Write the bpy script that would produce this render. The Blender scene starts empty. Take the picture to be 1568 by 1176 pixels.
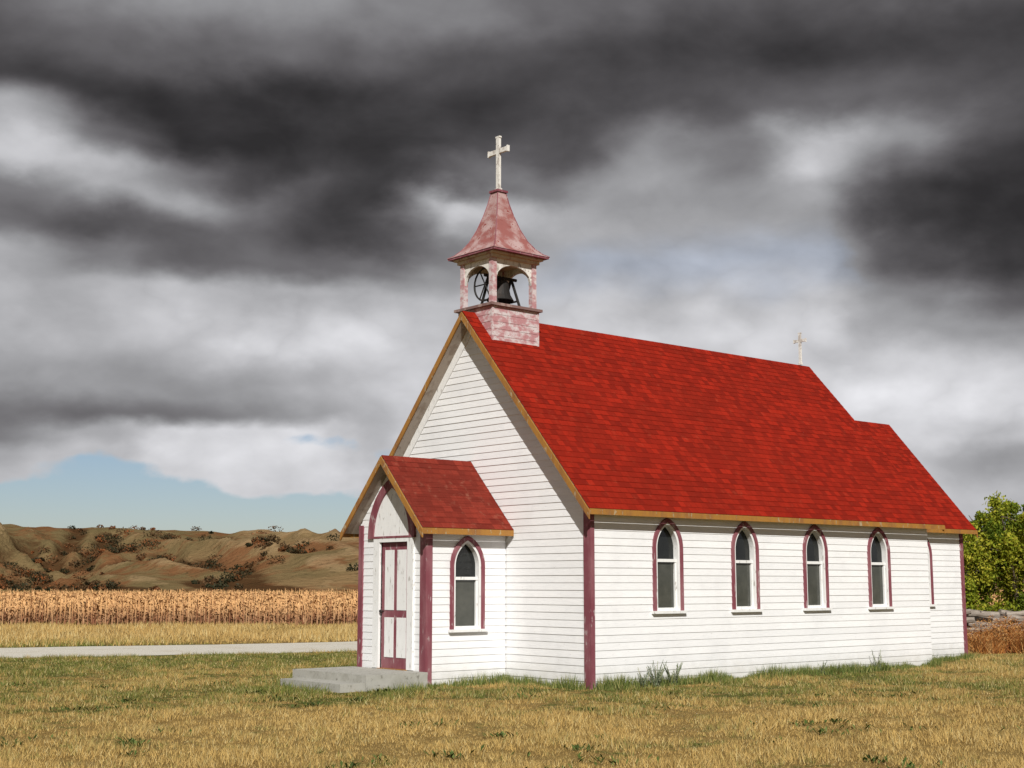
import bpy, math, random
import numpy as np
from mathutils import Vector, Matrix, noise as mn
random.seed(7); rng=np.random.default_rng(7)
scene=bpy.context.scene
scene.view_settings.view_transform='Standard'
try: scene.view_settings.look='None'
except: pass
scene.view_settings.exposure=0

# ------------------------------------------------------------ camera
TH=0.8635; PI_=0.1425
CAM=Vector((-15.27,-15.957,1.65))
F=Vector((math.cos(TH)*math.cos(PI_),math.sin(TH)*math.cos(PI_),math.sin(PI_)))
R=Vector((math.sin(TH),-math.cos(TH),0)); U=R.cross(F)
FH=Vector((math.cos(TH),math.sin(TH),0))
cd=bpy.data.cameras.new("camera"); cam=bpy.data.objects.new("camera",cd)
scene.collection.objects.link(cam)
cam.matrix_world=Matrix(((R.x,U.x,-F.x,CAM.x),(R.y,U.y,-F.y,CAM.y),(R.z,U.z,-F.z,CAM.z),(0,0,0,1)))
cd.sensor_width=36; cd.lens=2120.19/1568*36; cd.clip_end=9000; cd.clip_start=.1
scene.camera=cam

# ------------------------------------------------------------ node helper
class NT:
    def __init__(s,tree): s.t=tree; s.n=tree.nodes; s.l=tree.links
    def node(s,typ,**kw):
        n=s.n.new(typ)
        for k,v in kw.items(): setattr(n,k,v)
        return n
    def put(s,sock,v):
        if isinstance(v,bpy.types.NodeSocket): s.l.new(v,sock)
        elif v is not None: sock.default_value=v
    def m(s,op,a,b=None,c=None,clamp=False):
        n=s.node('ShaderNodeMath',operation=op); n.use_clamp=clamp
        s.put(n.inputs[0],a)
        if b is not None: s.put(n.inputs[1],b)
        if c is not None: s.put(n.inputs[2],c)
        return n.outputs[0]
    def vm(s,op,a,b=None):
        n=s.node('ShaderNodeVectorMath',operation=op); s.put(n.inputs[0],a)
        if b is not None: s.put(n.inputs[1],b)
        return n.outputs['Value'] if op in('LENGTH','DOT_PRODUCT') else n.outputs[0]
    def noise(s,vec,scale,detail=4,rough=.5,dist=0,out='Fac'):
        n=s.node('ShaderNodeTexNoise'); s.put(n.inputs['Vector'],vec)
        n.inputs['Scale'].default_value=scale; n.inputs['Detail'].default_value=detail
        n.inputs['Roughness'].default_value=rough; n.inputs['Distortion'].default_value=dist
        return n.outputs[out]
    def ss(s,v,a,b,lo=0.,hi=1.):
        n=s.node('ShaderNodeMapRange',interpolation_type='SMOOTHSTEP'); s.put(n.inputs['Value'],v)
        n.inputs['From Min'].default_value=a; n.inputs['From Max'].default_value=b
        n.inputs['To Min'].default_value=lo; n.inputs['To Max'].default_value=hi
        return n.outputs[0]
    def mix(s,f,a,b,blend='MIX'):
        n=s.node('ShaderNodeMix',data_type='RGBA',blend_type=blend)
        s.put(n.inputs[0],f)
        for i,v in ((6,a),(7,b)):
            if isinstance(v,tuple) and len(v)==3: v=(*v,1)
            s.put(n.inputs[i],v)
        return n.outputs[2]
    def comb(s,x,y,z):
        n=s.node('ShaderNodeCombineXYZ'); s.put(n.inputs[0],x); s.put(n.inputs[1],y); s.put(n.inputs[2],z); return n.outputs[0]
    def sep(s,v):
        n=s.node('ShaderNodeSeparateXYZ'); s.put(n.inputs[0],v); return n.outputs
def newmat(name):
    m=bpy.data.materials.new(name); m.use_nodes=True
    t=NT(m.node_tree); b=m.node_tree.nodes['Principled BSDF']
    return m,t,b
def bump(t,b,h,strength=.3,dist=.01):
    n=t.node('ShaderNodeBump'); n.inputs['Strength'].default_value=strength; n.inputs['Distance'].default_value=dist
    t.put(n.inputs['Height'],h); t.l.new(n.outputs[0],b.inputs['Normal'])

# ------------------------------------------------------------ light
SUN=Vector((-.60,-.81,.71)).normalized()
sd=bpy.data.lights.new("sun",'SUN'); sd.energy=5.0; sd.angle=math.radians(.5); sd.color=(1,.97,.915)
so=bpy.data.objects.new("sun",sd); scene.collection.objects.link(so)
so.rotation_euler=SUN.to_track_quat('Z','Y').to_euler(); so.location=(-20,-30,30)

w=bpy.data.worlds.new("World"); scene.world=w; w.use_nodes=True
t=NT(w.node_tree); bg=w.node_tree.nodes['Background']; bg.inputs['Strength'].default_value=.1
sky=t.node('ShaderNodeTexSky',sky_type='NISHITA'); sky.sun_disc=False
sky.sun_elevation=math.asin(SUN.z); sky.sun_rotation=math.atan2(SUN.x,SUN.y)%(2*math.pi)
sky.air_density=1.0; sky.dust_density=.4; sky.ozone_density=1.5
tc=t.node('ShaderNodeTexCoord'); D=tc.outputs['Generated']
dx,dy,dz=t.sep(D)
az=t.m('ARCTAN2',dy,dx); bear=t.m('MULTIPLY',t.m('SUBTRACT',TH,az),57.2958)
elev=t.m('MULTIPLY',t.m('ARCSINE',dz),57.2958)
dst=t.comb(dx,dy,t.m('MULTIPLY',dz,1.7))
wn=t.noise(dst,8,7,.50,out='Color'); wn=t.vm('SUBTRACT',wn,(.5,.5,.5))
wx,wy,wz=t.sep(wn)
wb=t.m('ADD',bear,t.m('MULTIPLY',wx,7.)); we=t.m('ADD',elev,t.m('MULTIPLY',wy,4.0))
# cloud brightness by bearing (columns, degrees) and elevation (rows, degrees)
cols=[-20.5,-17.1,-13.5,-9.8,-6.1,-2.3,1.5,5.3,9.1,12.8,16.4,20.5]
rows=[(3.5,[190,205,212,212,205,200,198,198,198,198,190,175]),
(4.9,[172,184,220,222,188,196,198,200,200,200,184,150]),
(5.8,[132,168,214,206,184,196,200,202,204,206,206,184]),
(6.8,[112,102,116,148,178,192,194,192,186,206,224,208]),
(8.1,[150,146,148,164,188,194,198,200,196,198,214,202]),
(10.,[170,180,188,212,208,196,202,208,204,196,162,146]),
(11.6,[176,180,180,170,174,188,194,182,184,180,136,98]),
(13.,[164,128,98,102,114,160,180,172,180,168,92,56]),
(14.3,[104,84,98,92,74,136,174,160,168,156,72,48]),
(15.6,[126,166,164,104,70,202,170,148,156,178,84,54]),
(16.7,[194,178,120,72,60,96,120,162,132,204,112,64]),
(18.,[170,106,64,56,58,64,82,142,120,186,146,82]),
(19.6,[76,62,58,58,62,66,70,82,84,94,90,76]),
(21.6,[92,98,104,108,98,84,76,74,74,72,72,76]),
(23.7,[114,132,146,150,138,120,106,96,92,88,92,104]),
(34,[120,125,130,128,124,118,112,110,108,106,110,116]),
(60,[150]*12)]
bf=t.m('MULTIPLY_ADD',wb,1/48.,.5)
S=None; pe=None
for e_,vals in rows:
    r=t.node('ShaderNodeValToRGB'); cr_=r.color_ramp; cr_.interpolation='EASE'
    while len(cr_.elements)<12: cr_.elements.new(.5)
    for el,c_,v in zip(cr_.elements,cols,vals): el.position=c_/48.+.5
    for el,v in zip(cr_.elements,vals): el.color=(v/255.,)*3+(1,)
    t.put(r.inputs[0],bf); v=t.sep(r.outputs[0])[0]
    if S is None: S=v
    else:
        f=t.ss(we,pe,e_); n=t.node('ShaderNodeMix',data_type='FLOAT'); t.put(n.inputs[0],f); t.put(n.inputs[2],S); t.put(n.inputs[3],v); S=n.outputs[0]
    pe=e_
n1=t.noise(dst,12,8,.50,.2)
bil=t.m('ABSOLUTE',t.m('MULTIPLY_ADD',t.noise(dst,16,4,.45),2.,-1.))
S=t.m('ADD',S,t.m('MULTIPLY',t.m('SUBTRACT',n1,.5),.26))
S=t.m('ADD',S,t.m('MULTIPLY',t.m('SUBTRACT',bil,.12),t.ss(S,.45,.8,.0,.14)))
S=t.m('MAXIMUM',t.m('MINIMUM',S,.92),.20)
L=t.m('POWER',S,2.2)
lowb=t.m('MULTIPLY',t.ss(we,11.0,13.0),t.ss(we,14.6,13.0)); lowb=t.m('MULTIPLY',lowb,t.m('MULTIPLY',t.ss(wb,-1,4),t.ss(S,.5,.62)))
tint=t.mix(t.ss(S,.3,.62),(1.03,.98,1.04),(.99,.99,1.03))
tint=t.mix(t.m('MULTIPLY',lowb,.55),tint,(.80,.93,1.18))
cloud=t.mix(1.,tint,t.comb(L,L,L),'MULTIPLY')
cloud10=t.vm('MULTIPLY',cloud,(10,10,10))
def gauss(b,e,sb,se,amp,acc):
    a1=t.m('MULTIPLY',t.m('SUBTRACT',wb,b),1/sb); a2=t.m('MULTIPLY',t.m('SUBTRACT',we,e),1/se)
    g=t.m('EXPONENT',t.m('MULTIPLY',t.m('ADD',t.m('MULTIPLY',a1,a1),t.m('MULTIPLY',a2,a2)),-.7))
    return t.m('MULTIPLY_ADD',g,amp,acc)
Bm=t.m('ADD',0.,0.)
for g in [(-15.,2.2,16,1.25,1.3),(-8.3,5.2,3.4,.9,.52),(-16.5,4.4,3.5,.6,.45),(14,1.5,10,1.2,.7),(18.8,11.2,2.6,.4,.35)]:
    Bm=gauss(*g,Bm)
Bm=t.m('ADD',Bm,t.m('MULTIPLY',t.m('SUBTRACT',n1,.5),1.4))
Bm=t.ss(Bm,.42,.62)
skc=t.mix(1.,sky.outputs[0],(.58,.60,.70),'MULTIPLY')
final=t.mix(Bm,cloud10,skc)
t.l.new(final,bg.inputs['Color'])

# ------------------------------------------------------------ mesh helpers
def link(o,parent=None):
    scene.collection.objects.link(o)
    if parent: o.parent=parent
    return o
def empty(name,loc=(0,0,0)):
    e=bpy.data.objects.new(name,None); scene.collection.objects.link(e); e.location=loc; return e
class B:
    def __init__(s): s.v=[]; s.f=[]; s.uv=[]
    def face(s,pts,uv=None):
        i=len(s.v); s.v+= [tuple(p) for p in pts]; s.f.append(list(range(i,i+len(pts))))
        s.uv+= uv if uv else [(p[0]+p[1],p[2]) for p in pts]
    def box(s,a,b):
        x0,y0,z0=a; x1,y1,z1=b
        P=[(x0,y0,z0),(x1,y0,z0),(x1,y1,z0),(x0,y1,z0),(x0,y0,z1),(x1,y0,z1),(x1,y1,z1),(x0,y1,z1)]
        for f in ((0,1,2,3),(4,7,6,5),(0,4,5,1),(1,5,6,2),(2,6,7,3),(3,7,4,0)): s.face([P[i] for i in f])
    def prism(s,poly,ext):
        ext=Vector(ext); A=[Vector(p) for p in poly]; C=[p+ext for p in A]
        s.face(A); s.face(C[::-1])
        for i in range(len(A)):
            j=(i+1)%len(A); s.face([A[i],A[j],C[j],C[i]])
    def tube(s,p,r,k=8,caps=True):
        p=[Vector(a) for a in p]; rings=[]
        for i,a in enumerate(p):
            d=(p[min(i+1,len(p)-1)]-p[max(i-1,0)]).normalized()
            e=d.orthogonal().normalized()
            if i==0: ref=e
            e=(ref-d*ref.dot(d)).normalized(); ref=e
            g=d.cross(e); rr=r[i] if hasattr(r,'__len__') else r
            rings.append([a+(e*math.cos(q*2*math.pi/k)+g*math.sin(q*2*math.pi/k))*rr for q in range(k)])
        for i in range(len(rings)-1):
            for q in range(k):
                w_=(q+1)%k; s.face([rings[i][q],rings[i][w_],rings[i+1][w_],rings[i+1][q]])
        if caps: s.face(rings[0][::-1]); s.face(rings[-1])
    def done(s,name,mat,parent=None,smooth=False,bevel=0):
        me=bpy.data.meshes.new(name); me.from_pydata(s.v,[],s.f)
        ul=me.uv_layers.new(name="UVMap"); ul.data.foreach_set('uv',np.array(s.uv,dtype=np.float32).ravel())
        me.materials.append(mat)
        if smooth: me.polygons.foreach_set('use_smooth',[True]*len(me.polygons))
        o=bpy.data.objects.new(name,me); link(o,parent)
        return o
class Fr:
    def __init__(s,o,u,v,n): s.o=Vector(o); s.u=Vector(u); s.v=Vector(v); s.n=Vector(n)
    def p(s,u,v,n=0): return s.o+s.u*u+s.v*v+s.n*n
    def box(s,b,u0,u1,v0,v1,n0,n1):
        P=[s.p(u,v,n) for n in (n0,n1) for u,v in ((u0,v0),(u1,v0),(u1,v1),(u0,v1))]
        for f in ((0,3,2,1),(4,5,6,7),(0,1,5,4),(1,2,6,5),(2,3,7,6),(3,0,4,7)): b.face([P[i] for i in f])
def lap(b,fr,z0,z1,course,left,right,holes=(),th=.010,jit=0.0,u_off=0.):
    zs={z0,z1}; k=0
    while z0+k*course<z1: zs.add(z0+k*course); k+=1
    for h in holes: zs.add(h[0]); zs.add(h[1])
    for z in getattr(lap,'extra',()): zs.add(z)
    zs=sorted(z for z in zs if z0<=z<=z1)
    jits={}
    for a,c in zip(zs,zs[1:]):
        if c-a<1e-5: continue
        ci=int((a-z0+1e-6)/course); base=z0+ci*course
        jt=jits.setdefault(ci,random.uniform(-jit,jit))
        fa=1-(a-base)/course; fc=1-(c-base)/course
        na=.002+(th+jt)*fa; nc=.002+(th+jt)*max(fc,0)
        ev=[(left(a),left(c))]
        mid=(a+c)/2
        for h in sorted([h for h in holes if h[0]<=mid<=h[1]],key=lambda h:h[2]):
            wa=h[3](a);wc=h[3](c); ev+= [(h[2]-wa,h[2]-wc),(h[2]+wa,h[2]+wc)]
        ev.append((right(a),right(c)))
        for i in range(0,len(ev)-1,2):
            (l0,l1),(r0,r1)=ev[i],ev[i+1]
            if r0-l0<=0 and r1-l1<=0: continue
            b.face([fr.p(l0,a,na),fr.p(r0,a,na),fr.p(r1,c,nc),fr.p(l1,c,nc)],[(l0+u_off,a),(r0+u_off,a),(r1+u_off,c),(l1+u_off,c)])
            if fa>.999: b.face([fr.p(l0,a,-.005),fr.p(r0,a,-.005),fr.p(r0,a,na),fr.p(l0,a,na)],[(l0,a)]*4)
class Lancet:
    def __init__(s,c,zb,zs,a,h): s.c=c;s.zb=zb;s.zs=zs;s.a=a;s.h=h; s.r=(h*h+a*a)/(2*a)
    def hw(s,z,t=0):
        if z<=s.zs: return s.a-t
        q=(s.r-t)**2-(z-s.zs)**2
        return max(0,math.sqrt(max(q,0))-(s.r-s.a))
    def top(s,t=0): return s.zs+math.sqrt((s.r-t)**2-(s.r-s.a)**2)
    def outline(s,t=0,n=12,zb=None):
        zb=s.zb if zb is None else zb; tp=s.top(t)
        Lz=[zb]+[s.zs+(tp-s.zs)*math.sin(i/n*math.pi/2) for i in range(n+1)]
        le=[(s.c-s.hw(z,t),z) for z in Lz]; le[-1]=(s.c,tp)
        return le+[(2*s.c-u,z) for u,z in le[-2::-1]]
def ring(b,fr,la,t0,t1,n0,n1,zb=None):
    o=la.outline(t0,zb=zb); i=la.outline(t1,zb=zb)
    for k in range(len(o)-1):
        a,c,d,e=o[k],o[k+1],i[k+1],i[k]
        b.face([fr.p(*q,n1) for q in (a,c,d,e)]); b.face([fr.p(*q,n0) for q in (a,c,d,e)])
        b.face([fr.p(*a,n0),fr.p(*c,n0),fr.p(*c,n1),fr.p(*a,n1)]); b.face([fr.p(*e,n0),fr.p(*d,n0),fr.p(*d,n1),fr.p(*e,n1)])
def fill(b,fr,la,t,n,zb):
    o=la.outline(t,zb=zb)
    b.face([fr.p(*q,n) for q in o],[(q[0],q[1]) for q in o])
def npmesh(name,V,per,mat,attr=None,parent=None,aname='rnd'):
    V=np.ascontiguousarray(V,dtype=np.float32); n=len(V); nf=n//per
    me=bpy.data.meshes.new(name); me.vertices.add(n); me.vertices.foreach_set('co',V.ravel())
    me.loops.add(n); me.loops.foreach_set('vertex_index',np.arange(n,dtype=np.int32))
    me.polygons.add(nf); me.polygons.foreach_set('loop_start',np.arange(0,n,per,dtype=np.int32))
    try: me.polygons.foreach_set('loop_total',np.full(nf,per,dtype=np.int32))
    except: pass
    me.update(calc_edges=True)
    if attr is not None:
        a=me.attributes.new(aname,'FLOAT','POINT'); a.data.foreach_set('value',np.ascontiguousarray(attr,dtype=np.float32))
    me.materials.append(mat)
    o=bpy.data.objects.new(name,me); link(o,parent); return o

# ------------------------------------------------------------ materials
def m_white():
    m,t,b=newmat("white_painted_siding")
    g=t.node('ShaderNodeNewGeometry'); P=g.outputs['Position']; uv=t.node('ShaderNodeUVMap').outputs[0]
    uvs=t.vm('MULTIPLY',uv,(1,9,1))
    grain=t.noise(uvs,6,6,.6); big=t.noise(P,1.1,4,.6); sp=t.noise(uvs,14,3,.5)
    c=t.mix(t.ss(grain,.35,.75),(.84,.84,.84),(.76,.76,.77))
    c=t.mix(t.ss(big,.45,.8,0,.45),c,(.62,.62,.63))
    x,y,z=t.sep(uv)
    row=t.m('FLOOR',t.m('MULTIPLY',y,1/.118)); wn_=t.node('ShaderNodeTexWhiteNoise',noise_dimensions='2D')
    t.put(wn_.inputs['Vector'],t.comb(row,t.m('FLOOR',t.m('MULTIPLY',t.m('ADD',x,t.m('MULTIPLY',row,1.37)),.35)),0))
    c=t.mix(t.m('MULTIPLY',wn_.outputs[0],.20),c,(.55,.56,.58))
    px,py,pz=t.sep(P)
    dirt=t.m('MULTIPLY',t.ss(t.m('ADD',pz,t.m('MULTIPLY',t.noise(P,5,4,.6),.35)),.62,.15),.5)
    c=t.mix(dirt,c,(.42,.40,.34))
    c=t.mix(t.ss(sp,.68,.74,0,.75),c,(.30,.28,.26))
    t.put(b.inputs['Base Color'],c); b.inputs['Roughness'].default_value=.6
    bump(t,b,grain,.25,.004); return m
def m_paint(name,c1,c2,c3=None,sc=6,th=(.5,.62),rough=.65,st=(1,1,.3)):
    m,t,b=newmat(name); g=t.node('ShaderNodeNewGeometry'); P=t.vm('MULTIPLY',g.outputs['Position'],st)
    n=t.noise(P,sc,6,.62); n2=t.noise(P,sc*4,5,.6)
    c=t.mix(t.ss(n,*th),c1,c2)
    if c3: c=t.mix(t.ss(n2,.6,.66),c,c3)
    c=t.mix(t.m('MULTIPLY',n2,.25),c,(c1[0]*.4,c1[1]*.4,c1[2]*.4))
    t.put(b.inputs['Base Color'],c); b.inputs['Roughness'].default_value=rough; b.inputs['Specular IOR Level'].default_value=.25
    bump(t,b,n2,.3,.006); return m
def m_roof(name,c1,c2,patch,amt=.25):
    m,t,b=newmat(name); uv=t.node('ShaderNodeUVMap').outputs[0]; g=t.node('ShaderNodeNewGeometry'); P=g.outputs['Position']
    br=t.node('ShaderNodeTexBrick'); t.put(br.inputs['Vector'],uv); br.inputs['Scale'].default_value=1
    br.inputs['Brick Width'].default_value=.14; br.inputs['Row Height'].default_value=.13; br.inputs['Mortar Size'].default_value=.004
    br.inputs['Color1'].default_value=(0,0,0,1); br.inputs['Color2'].default_value=(1,1,1,1); br.inputs['Mortar'].default_value=(.0,.0,.0,1)
    br.inputs['Bias'].default_value=0; br.offset=.37; br.squash=1.3; br.squash_frequency=3
    v=t.sep(br.outputs['Color'])[0]
    big=t.noise(P,.8,6,.65); mid=t.noise(P,6,6,.7); fine=t.noise(P,40,3,.7)
    c=t.mix(v,c1,c2); c=t.mix(t.ss(big,.42,.68,0,.6),c,(c1[0]*.60,c1[1]*.75,c1[2]*.8))
    c=t.mix(t.ss(mid,.55,.8,0,amt),c,patch)
    c=t.mix(t.ss(mid,.45,.28,0,.5),c,(c1[0]*.5,c1[1]*.6,c1[2]*.6))
    c=t.mix(t.ss(fine,.5,.75,0,.35),c,(c1[0]*.4,c1[1]*.5,c1[2]*.5))
    c=t.mix(t.m('MULTIPLY',br.outputs['Fac'],.45),c,(c1[0]*.3,c1[1]*.35,c1[2]*.35))
    t.put(b.inputs['Base Color'],c); b.inputs['Roughness'].default_value=.95; b.inputs['Specular IOR Level'].default_value=.05
    bump(t,b,t.m('SUBTRACT',t.m('ADD',t.m('MULTIPLY',fine,.8),v),br.outputs['Fac']),.5,.006); return m
WHITE=m_white()
TRIMW=m_paint("white_trim_paint",(.80,.80,.79),(.72,.71,.70),(.48,.46,.43),5,(.5,.75))
MAROON=m_paint("maroon_trim_paint",(.20,.055,.072),(.28,.12,.135),(.40,.30,.30),4,(.40,.64))
OCHRE=m_paint("weathered_ochre_fascia",(.36,.17,.035),(.25,.11,.04),(.42,.33,.2),5,(.4,.7))
ROOF=m_roof("red_shingles",(.30,.018,.008),(.16,.011,.006),(.32,.06,.03),.5)
ROOFP=m_roof("faded_porch_shingles",(.22,.032,.02),(.13,.018,.012),(.30,.13,.085),.65)
BELW=m_paint("peeling_belfry_paint",(.44,.22,.23),(.60,.54,.54),(.35,.12,.13),7,(.42,.60),.75,(1,1,1.6))
BELROOF=m_paint("faded_belfry_roof",(.28,.10,.09),(.44,.31,.30),(.22,.03,.02),3.2,(.38,.58),.75,(1,1,1.2))
CROSSM=m_paint("peeling_white_wood",(.72,.70,.66),(.50,.46,.42),(.22,.18,.15),9,(.5,.6),.8,(1,1,.5))
IRON=m_paint("rusty_bell_iron",(.02,.018,.017),(.04,.03,.025),None,8)
CONC=m_paint("weathered_concrete",(.40,.39,.35),(.32,.31,.27),(.22,.21,.18),4,(.4,.7),.9,(1,1,1))
SOFFIT=m_paint("soffit_wood",(.42,.36,.30),(.30,.24,.19),None,5)
def m_glass():
    m,t,b=newmat("old_window_glass"); g=t.node('ShaderNodeNewGeometry')
    n=t.noise(g.outputs['Position'],3,3,.5)
    t.put(b.inputs['Base Color'],t.mix(n,(.004,.005,.006),(.02,.022,.02))); b.inputs['Roughness'].default_value=.06
    b.inputs['Specular IOR Level'].default_value=.4
    bump(t,b,t.noise(g.outputs['Position'],6,2,.5),.25,.01); return m
GLASS=m_glass()
def m_blind():
    m,t,b=newmat("dusty_lower_pane"); g=t.node('ShaderNodeNewGeometry'); n=t.noise(g.outputs['Position'],4,4,.6)
    t.put(b.inputs['Base Color'],t.mix(n,(.02,.024,.02),(.10,.10,.085))); b.inputs['Roughness'].default_value=.12; return m
BLIND=m_blind()

# ------------------------------------------------------------ CHURCH
W=5.956; L=9.41; H2=W/2; EO=.24; FO=.25; ZR=6.42; ZE=2.806
SL=(ZR-ZE)/(H2+EO)
church=empty("wooden_church",(0,0,0))
X_=Vector((1,0,0)); Y_=Vector((0,1,0)); Z_=Vector((0,0,1))
TK=.10
def ztop(y): return ZE+SL*((y if y<=H2 else W-y)+EO)
wallz=lambda y: ztop(y)-TK*1.45
side=Fr((0,0,0),X_,Z_,-Y_)
wins=[Lancet(c,1.19,2.22,.36,.50) for c in (1.76,3.73,5.72,7.71)]
b=B()
holes=[(w_.zb,w_.top(.04),w_.c,(lambda z,w_=w_: w_.hw(z,.04))) for w_ in wins]
lap.extra=tuple(wins[0].zs+i*.06 for i in range(1,9))
lap(b,side,0,wallz(0),.118,lambda z:0.0,lambda z:L,holes,jit=.002)
lap.extra=()
front=Fr((0,0,0),Y_,Z_,-X_)
def lz(z): 
    zz=wallz(0); return 0 if z<=zz else (z-zz)/SL
lap(b,front,0,wallz(H2),.118,lz,lambda z:W-lz(z),jit=.002)
back=Fr((L,0,0),Y_,Z_,X_)
lap(b,back,0,wallz(H2),.118,lz,lambda z:W-lz(z))
far=Fr((0,W,0),X_,Z_,Y_)
lap(b,far,0,wallz(0),.118,lambda z:0.0,lambda z:L)
b.done("clapboard_walls",WHITE,church)
def window(fr,la,idx):
    tr=B(); ring(tr,fr,la,0,.07,-.01,.038); tr.done("window_trim_%s"%idx,MAROON,church)
    wf=B(); ring(wf,fr,la,.07,.112,-.09,.018)
    iu=la.a-.112; zb=la.zb
    fr.box(wf,la.c-iu,la.c+iu,zb,zb+.05,-.07,-.01)
    zm=zb+.80 if la.top()-zb>1.45 else zb+.76
    fr.box(wf,la.c-iu,la.c+iu,zm,zm+.05,-.075,-.02)
    for s_ in (-1,1):
        u0=la.c+s_*iu; u1=u0-s_*.028; fr.box(wf,min(u0,u1),max(u0,u1),zb+.05,zm,-.072,-.03)
    wf.done("window_frame_%s"%idx,TRIMW,church)
    g=B(); fill(g,fr,la,.10,-.085,zm); g.done("window_glass_%s"%idx,GLASS,church)
    g=B(); g.face([fr.p(la.c-iu-.01,zb,-.065),fr.p(la.c+iu+.01,zb,-.065),fr.p(la.c+iu+.01,zm+.02,-.065),fr.p(la.c-iu-.01,zm+.02,-.065)]); g.done("window_lower_pane_%s"%idx,BLIND,church)
    si=B(); fr.box(si,la.c-la.a-.035,la.c+la.a+.035,zb-.045,zb,-.08,.075); si.done("window_sill_%s"%idx,TRIMW,church)
for i,w_ in enumerate(wins): window(side,w_,i+1)
b=B()
b.box((-.028,-.034,0),(.06,-.002,2.80)); b.box((-.034,-.0015,0),(-.002,.12,2.86))
b.box((-.03,W-.15,0),(-.002,W+.03,2.86))
b.done("corner_boards",MAROON,church)
b=B()
def rakeboard(b,x0,x1,yc,half,zpk,slope,up,dn,sides=(1,-1)):
    for s_ in sides:
        ye=yc-s_*half
        P=[(x0,yc,zpk-up),(x0,yc,zpk-dn),(x0,ye,zpk-slope*half-dn),(x0,ye,zpk-slope*half-up)]
        b.prism(P,(x1-x0,0,0))
rakeboard(b,-.028,-.003,H2,H2,ZR,SL,TK*1.3,.36)
b.done("gable_frieze",TRIMW,church)
def roof_plane(bs,bu,x0,x1,yc,half,zpk,slope,sgn,course=.13,th=TK):
    ln=math.hypot(half,half*slope); cy=half/ln; sz=half*slope/ln
    o=(0,yc+sgn*half,zpk-half*slope)
    fr=Fr(o,X_,Vector((0,-sgn*cy,sz)),Vector((0,sgn*sz,cy)))
    lap(bs,fr,0,ln,course,lambda v:x0,lambda v:x1,th=.0045,jit=.0015)
    fr.box(bu,x0+.01,x1-.01,0.01,ln-th*1.25,-th,-.006)
    return fr
def ridgecap(bs,x0,x1,z,slope,wd=.10,yc=None):
    yc=H2 if yc is None else yc
    for sg in (-1,1):
        N=int((x1-x0)/.2); xs=[x0+(x1-x0)*i/N for i in range(N+1)]
        for a,c in zip(xs,xs[1:]):
            bs.face([(a,yc,z+.012),(c,yc,z+.010),(c,yc+sg*wd,z-slope*wd+.011),(a,yc+sg*wd,z-slope*wd+.013)],[(a,0.05),(c,.05),(c,.12),(a,.12)])
bs=B();bu=B()
for sg in (-1,1): roof_plane(bs,bu,-FO,L+FO,H2,H2+EO,ZR,SL,sg)
ridgecap(bs,-FO,L+FO,ZR,SL)
bs.done("nave_roof_shingles",ROOF,church); bu.done("nave_roof_deck",SOFFIT,church)
CD=1.067; LC=12.39; CZ=5.336; CH=H2-CD+EO; CSL=(CZ-ZE)/CH
bs=B();bu=B()
for sg in (-1,1): roof_plane(bs,bu,L+.02,LC+FO,H2,CH,CZ,CSL,sg)
ridgecap(bs,L+.02,LC+FO,CZ,CSL)
bs.done("chancel_roof_shingles",ROOF,church); bu.done("chancel_roof_deck",SOFFIT,church)
b=B(); cw=Lancet(10.82,1.19,2.22,.36,.50)
chs=Fr((0,CD,0),X_,Z_,-Y_)
lap(b,chs,0,ZE+CSL*EO-.14,.118,lambda z:L+.015,lambda z:LC,[(cw.zb,cw.top(.04),cw.c,lambda z:cw.hw(z,.04))])
chr_=Fr((LC,CD,0),Y_,Z_,X_); CW=W-2*CD; zc0=ZE+CSL*EO-.14
lap(b,chr_,0,zc0+CSL*CW/2,.118,lambda z:max(0,(z-zc0)/CSL),lambda z:CW-max(0,(z-zc0)/CSL))
lap(b,Fr((0,W-CD,0),X_,Z_,Y_),0,zc0,.118,lambda z:L+.015,lambda z:LC)
b.done("chancel_walls",WHITE,church); window(chs,cw,5)
b=B(); b.box((LC-.08,CD-.032,0),(LC+.03,CD-.002,2.9)); b.box((LC+.002,CD-.0015,0),(LC+.034,CD+.1,2.9)); b.done("chancel_corner_boards",MAROON,church)
b=B()
b.box((-FO-.005,-EO-.022,ZE-.095),(L+FO,-EO+.0,ZE-.005)); b.box((-FO,W+EO,ZE-.095),(L+FO,W+EO+.022,ZE-.005))
rakeboard(b,-FO-.024,-FO-.001,H2,H2+EO+.02,ZR,SL,.012,.15); rakeboard(b,L+FO+.001,L+FO+.02,H2,H2+EO+.02,ZR,SL,.012,.15)
b.box((L+.3,CD-EO-.022,ZE-.095),(LC+FO,CD-EO,ZE-.005)); b.box((L+.3,W-CD+EO,ZE-.095),(LC+FO,W-CD+EO+.022,ZE-.005))
rakeboard(b,LC+FO+.001,LC+FO+.02,H2,CH+.02,CZ,CSL,.012,.15)
b.done("ochre_fascia_boards",OCHRE,church)
PX=-1.684; Y1=2.06; Y2=3.93; PC=(Y1+Y2)/2; PZ=3.75; PEZ=2.525; PH=1.155; PSL=(PZ-PEZ)/PH
bs=B();bu=B()
for sg in (-1,1): roof_plane(bs,bu,PX-FO,-.02,PC,PH,PZ,PSL,sg,.12,.07)
ridgecap(bs,PX-FO,-.02,PZ,PSL,.09,PC)
bs.done("porch_roof_shingles",ROOFP,church); bu.done("porch_roof_deck",SOFFIT,church)
b=B()
b.box((PX-FO-.004,PC-PH-.022,PEZ-.10),(-.035,PC-PH,PEZ-.004)); b.box((PX-FO-.004,PC+PH,PEZ-.10),(-.035,PC+PH+.022,PEZ-.004))
rakeboard(b,PX-FO-.026,PX-FO-.001,PC,PH+.02,PZ,PSL,.01,.14)
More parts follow.
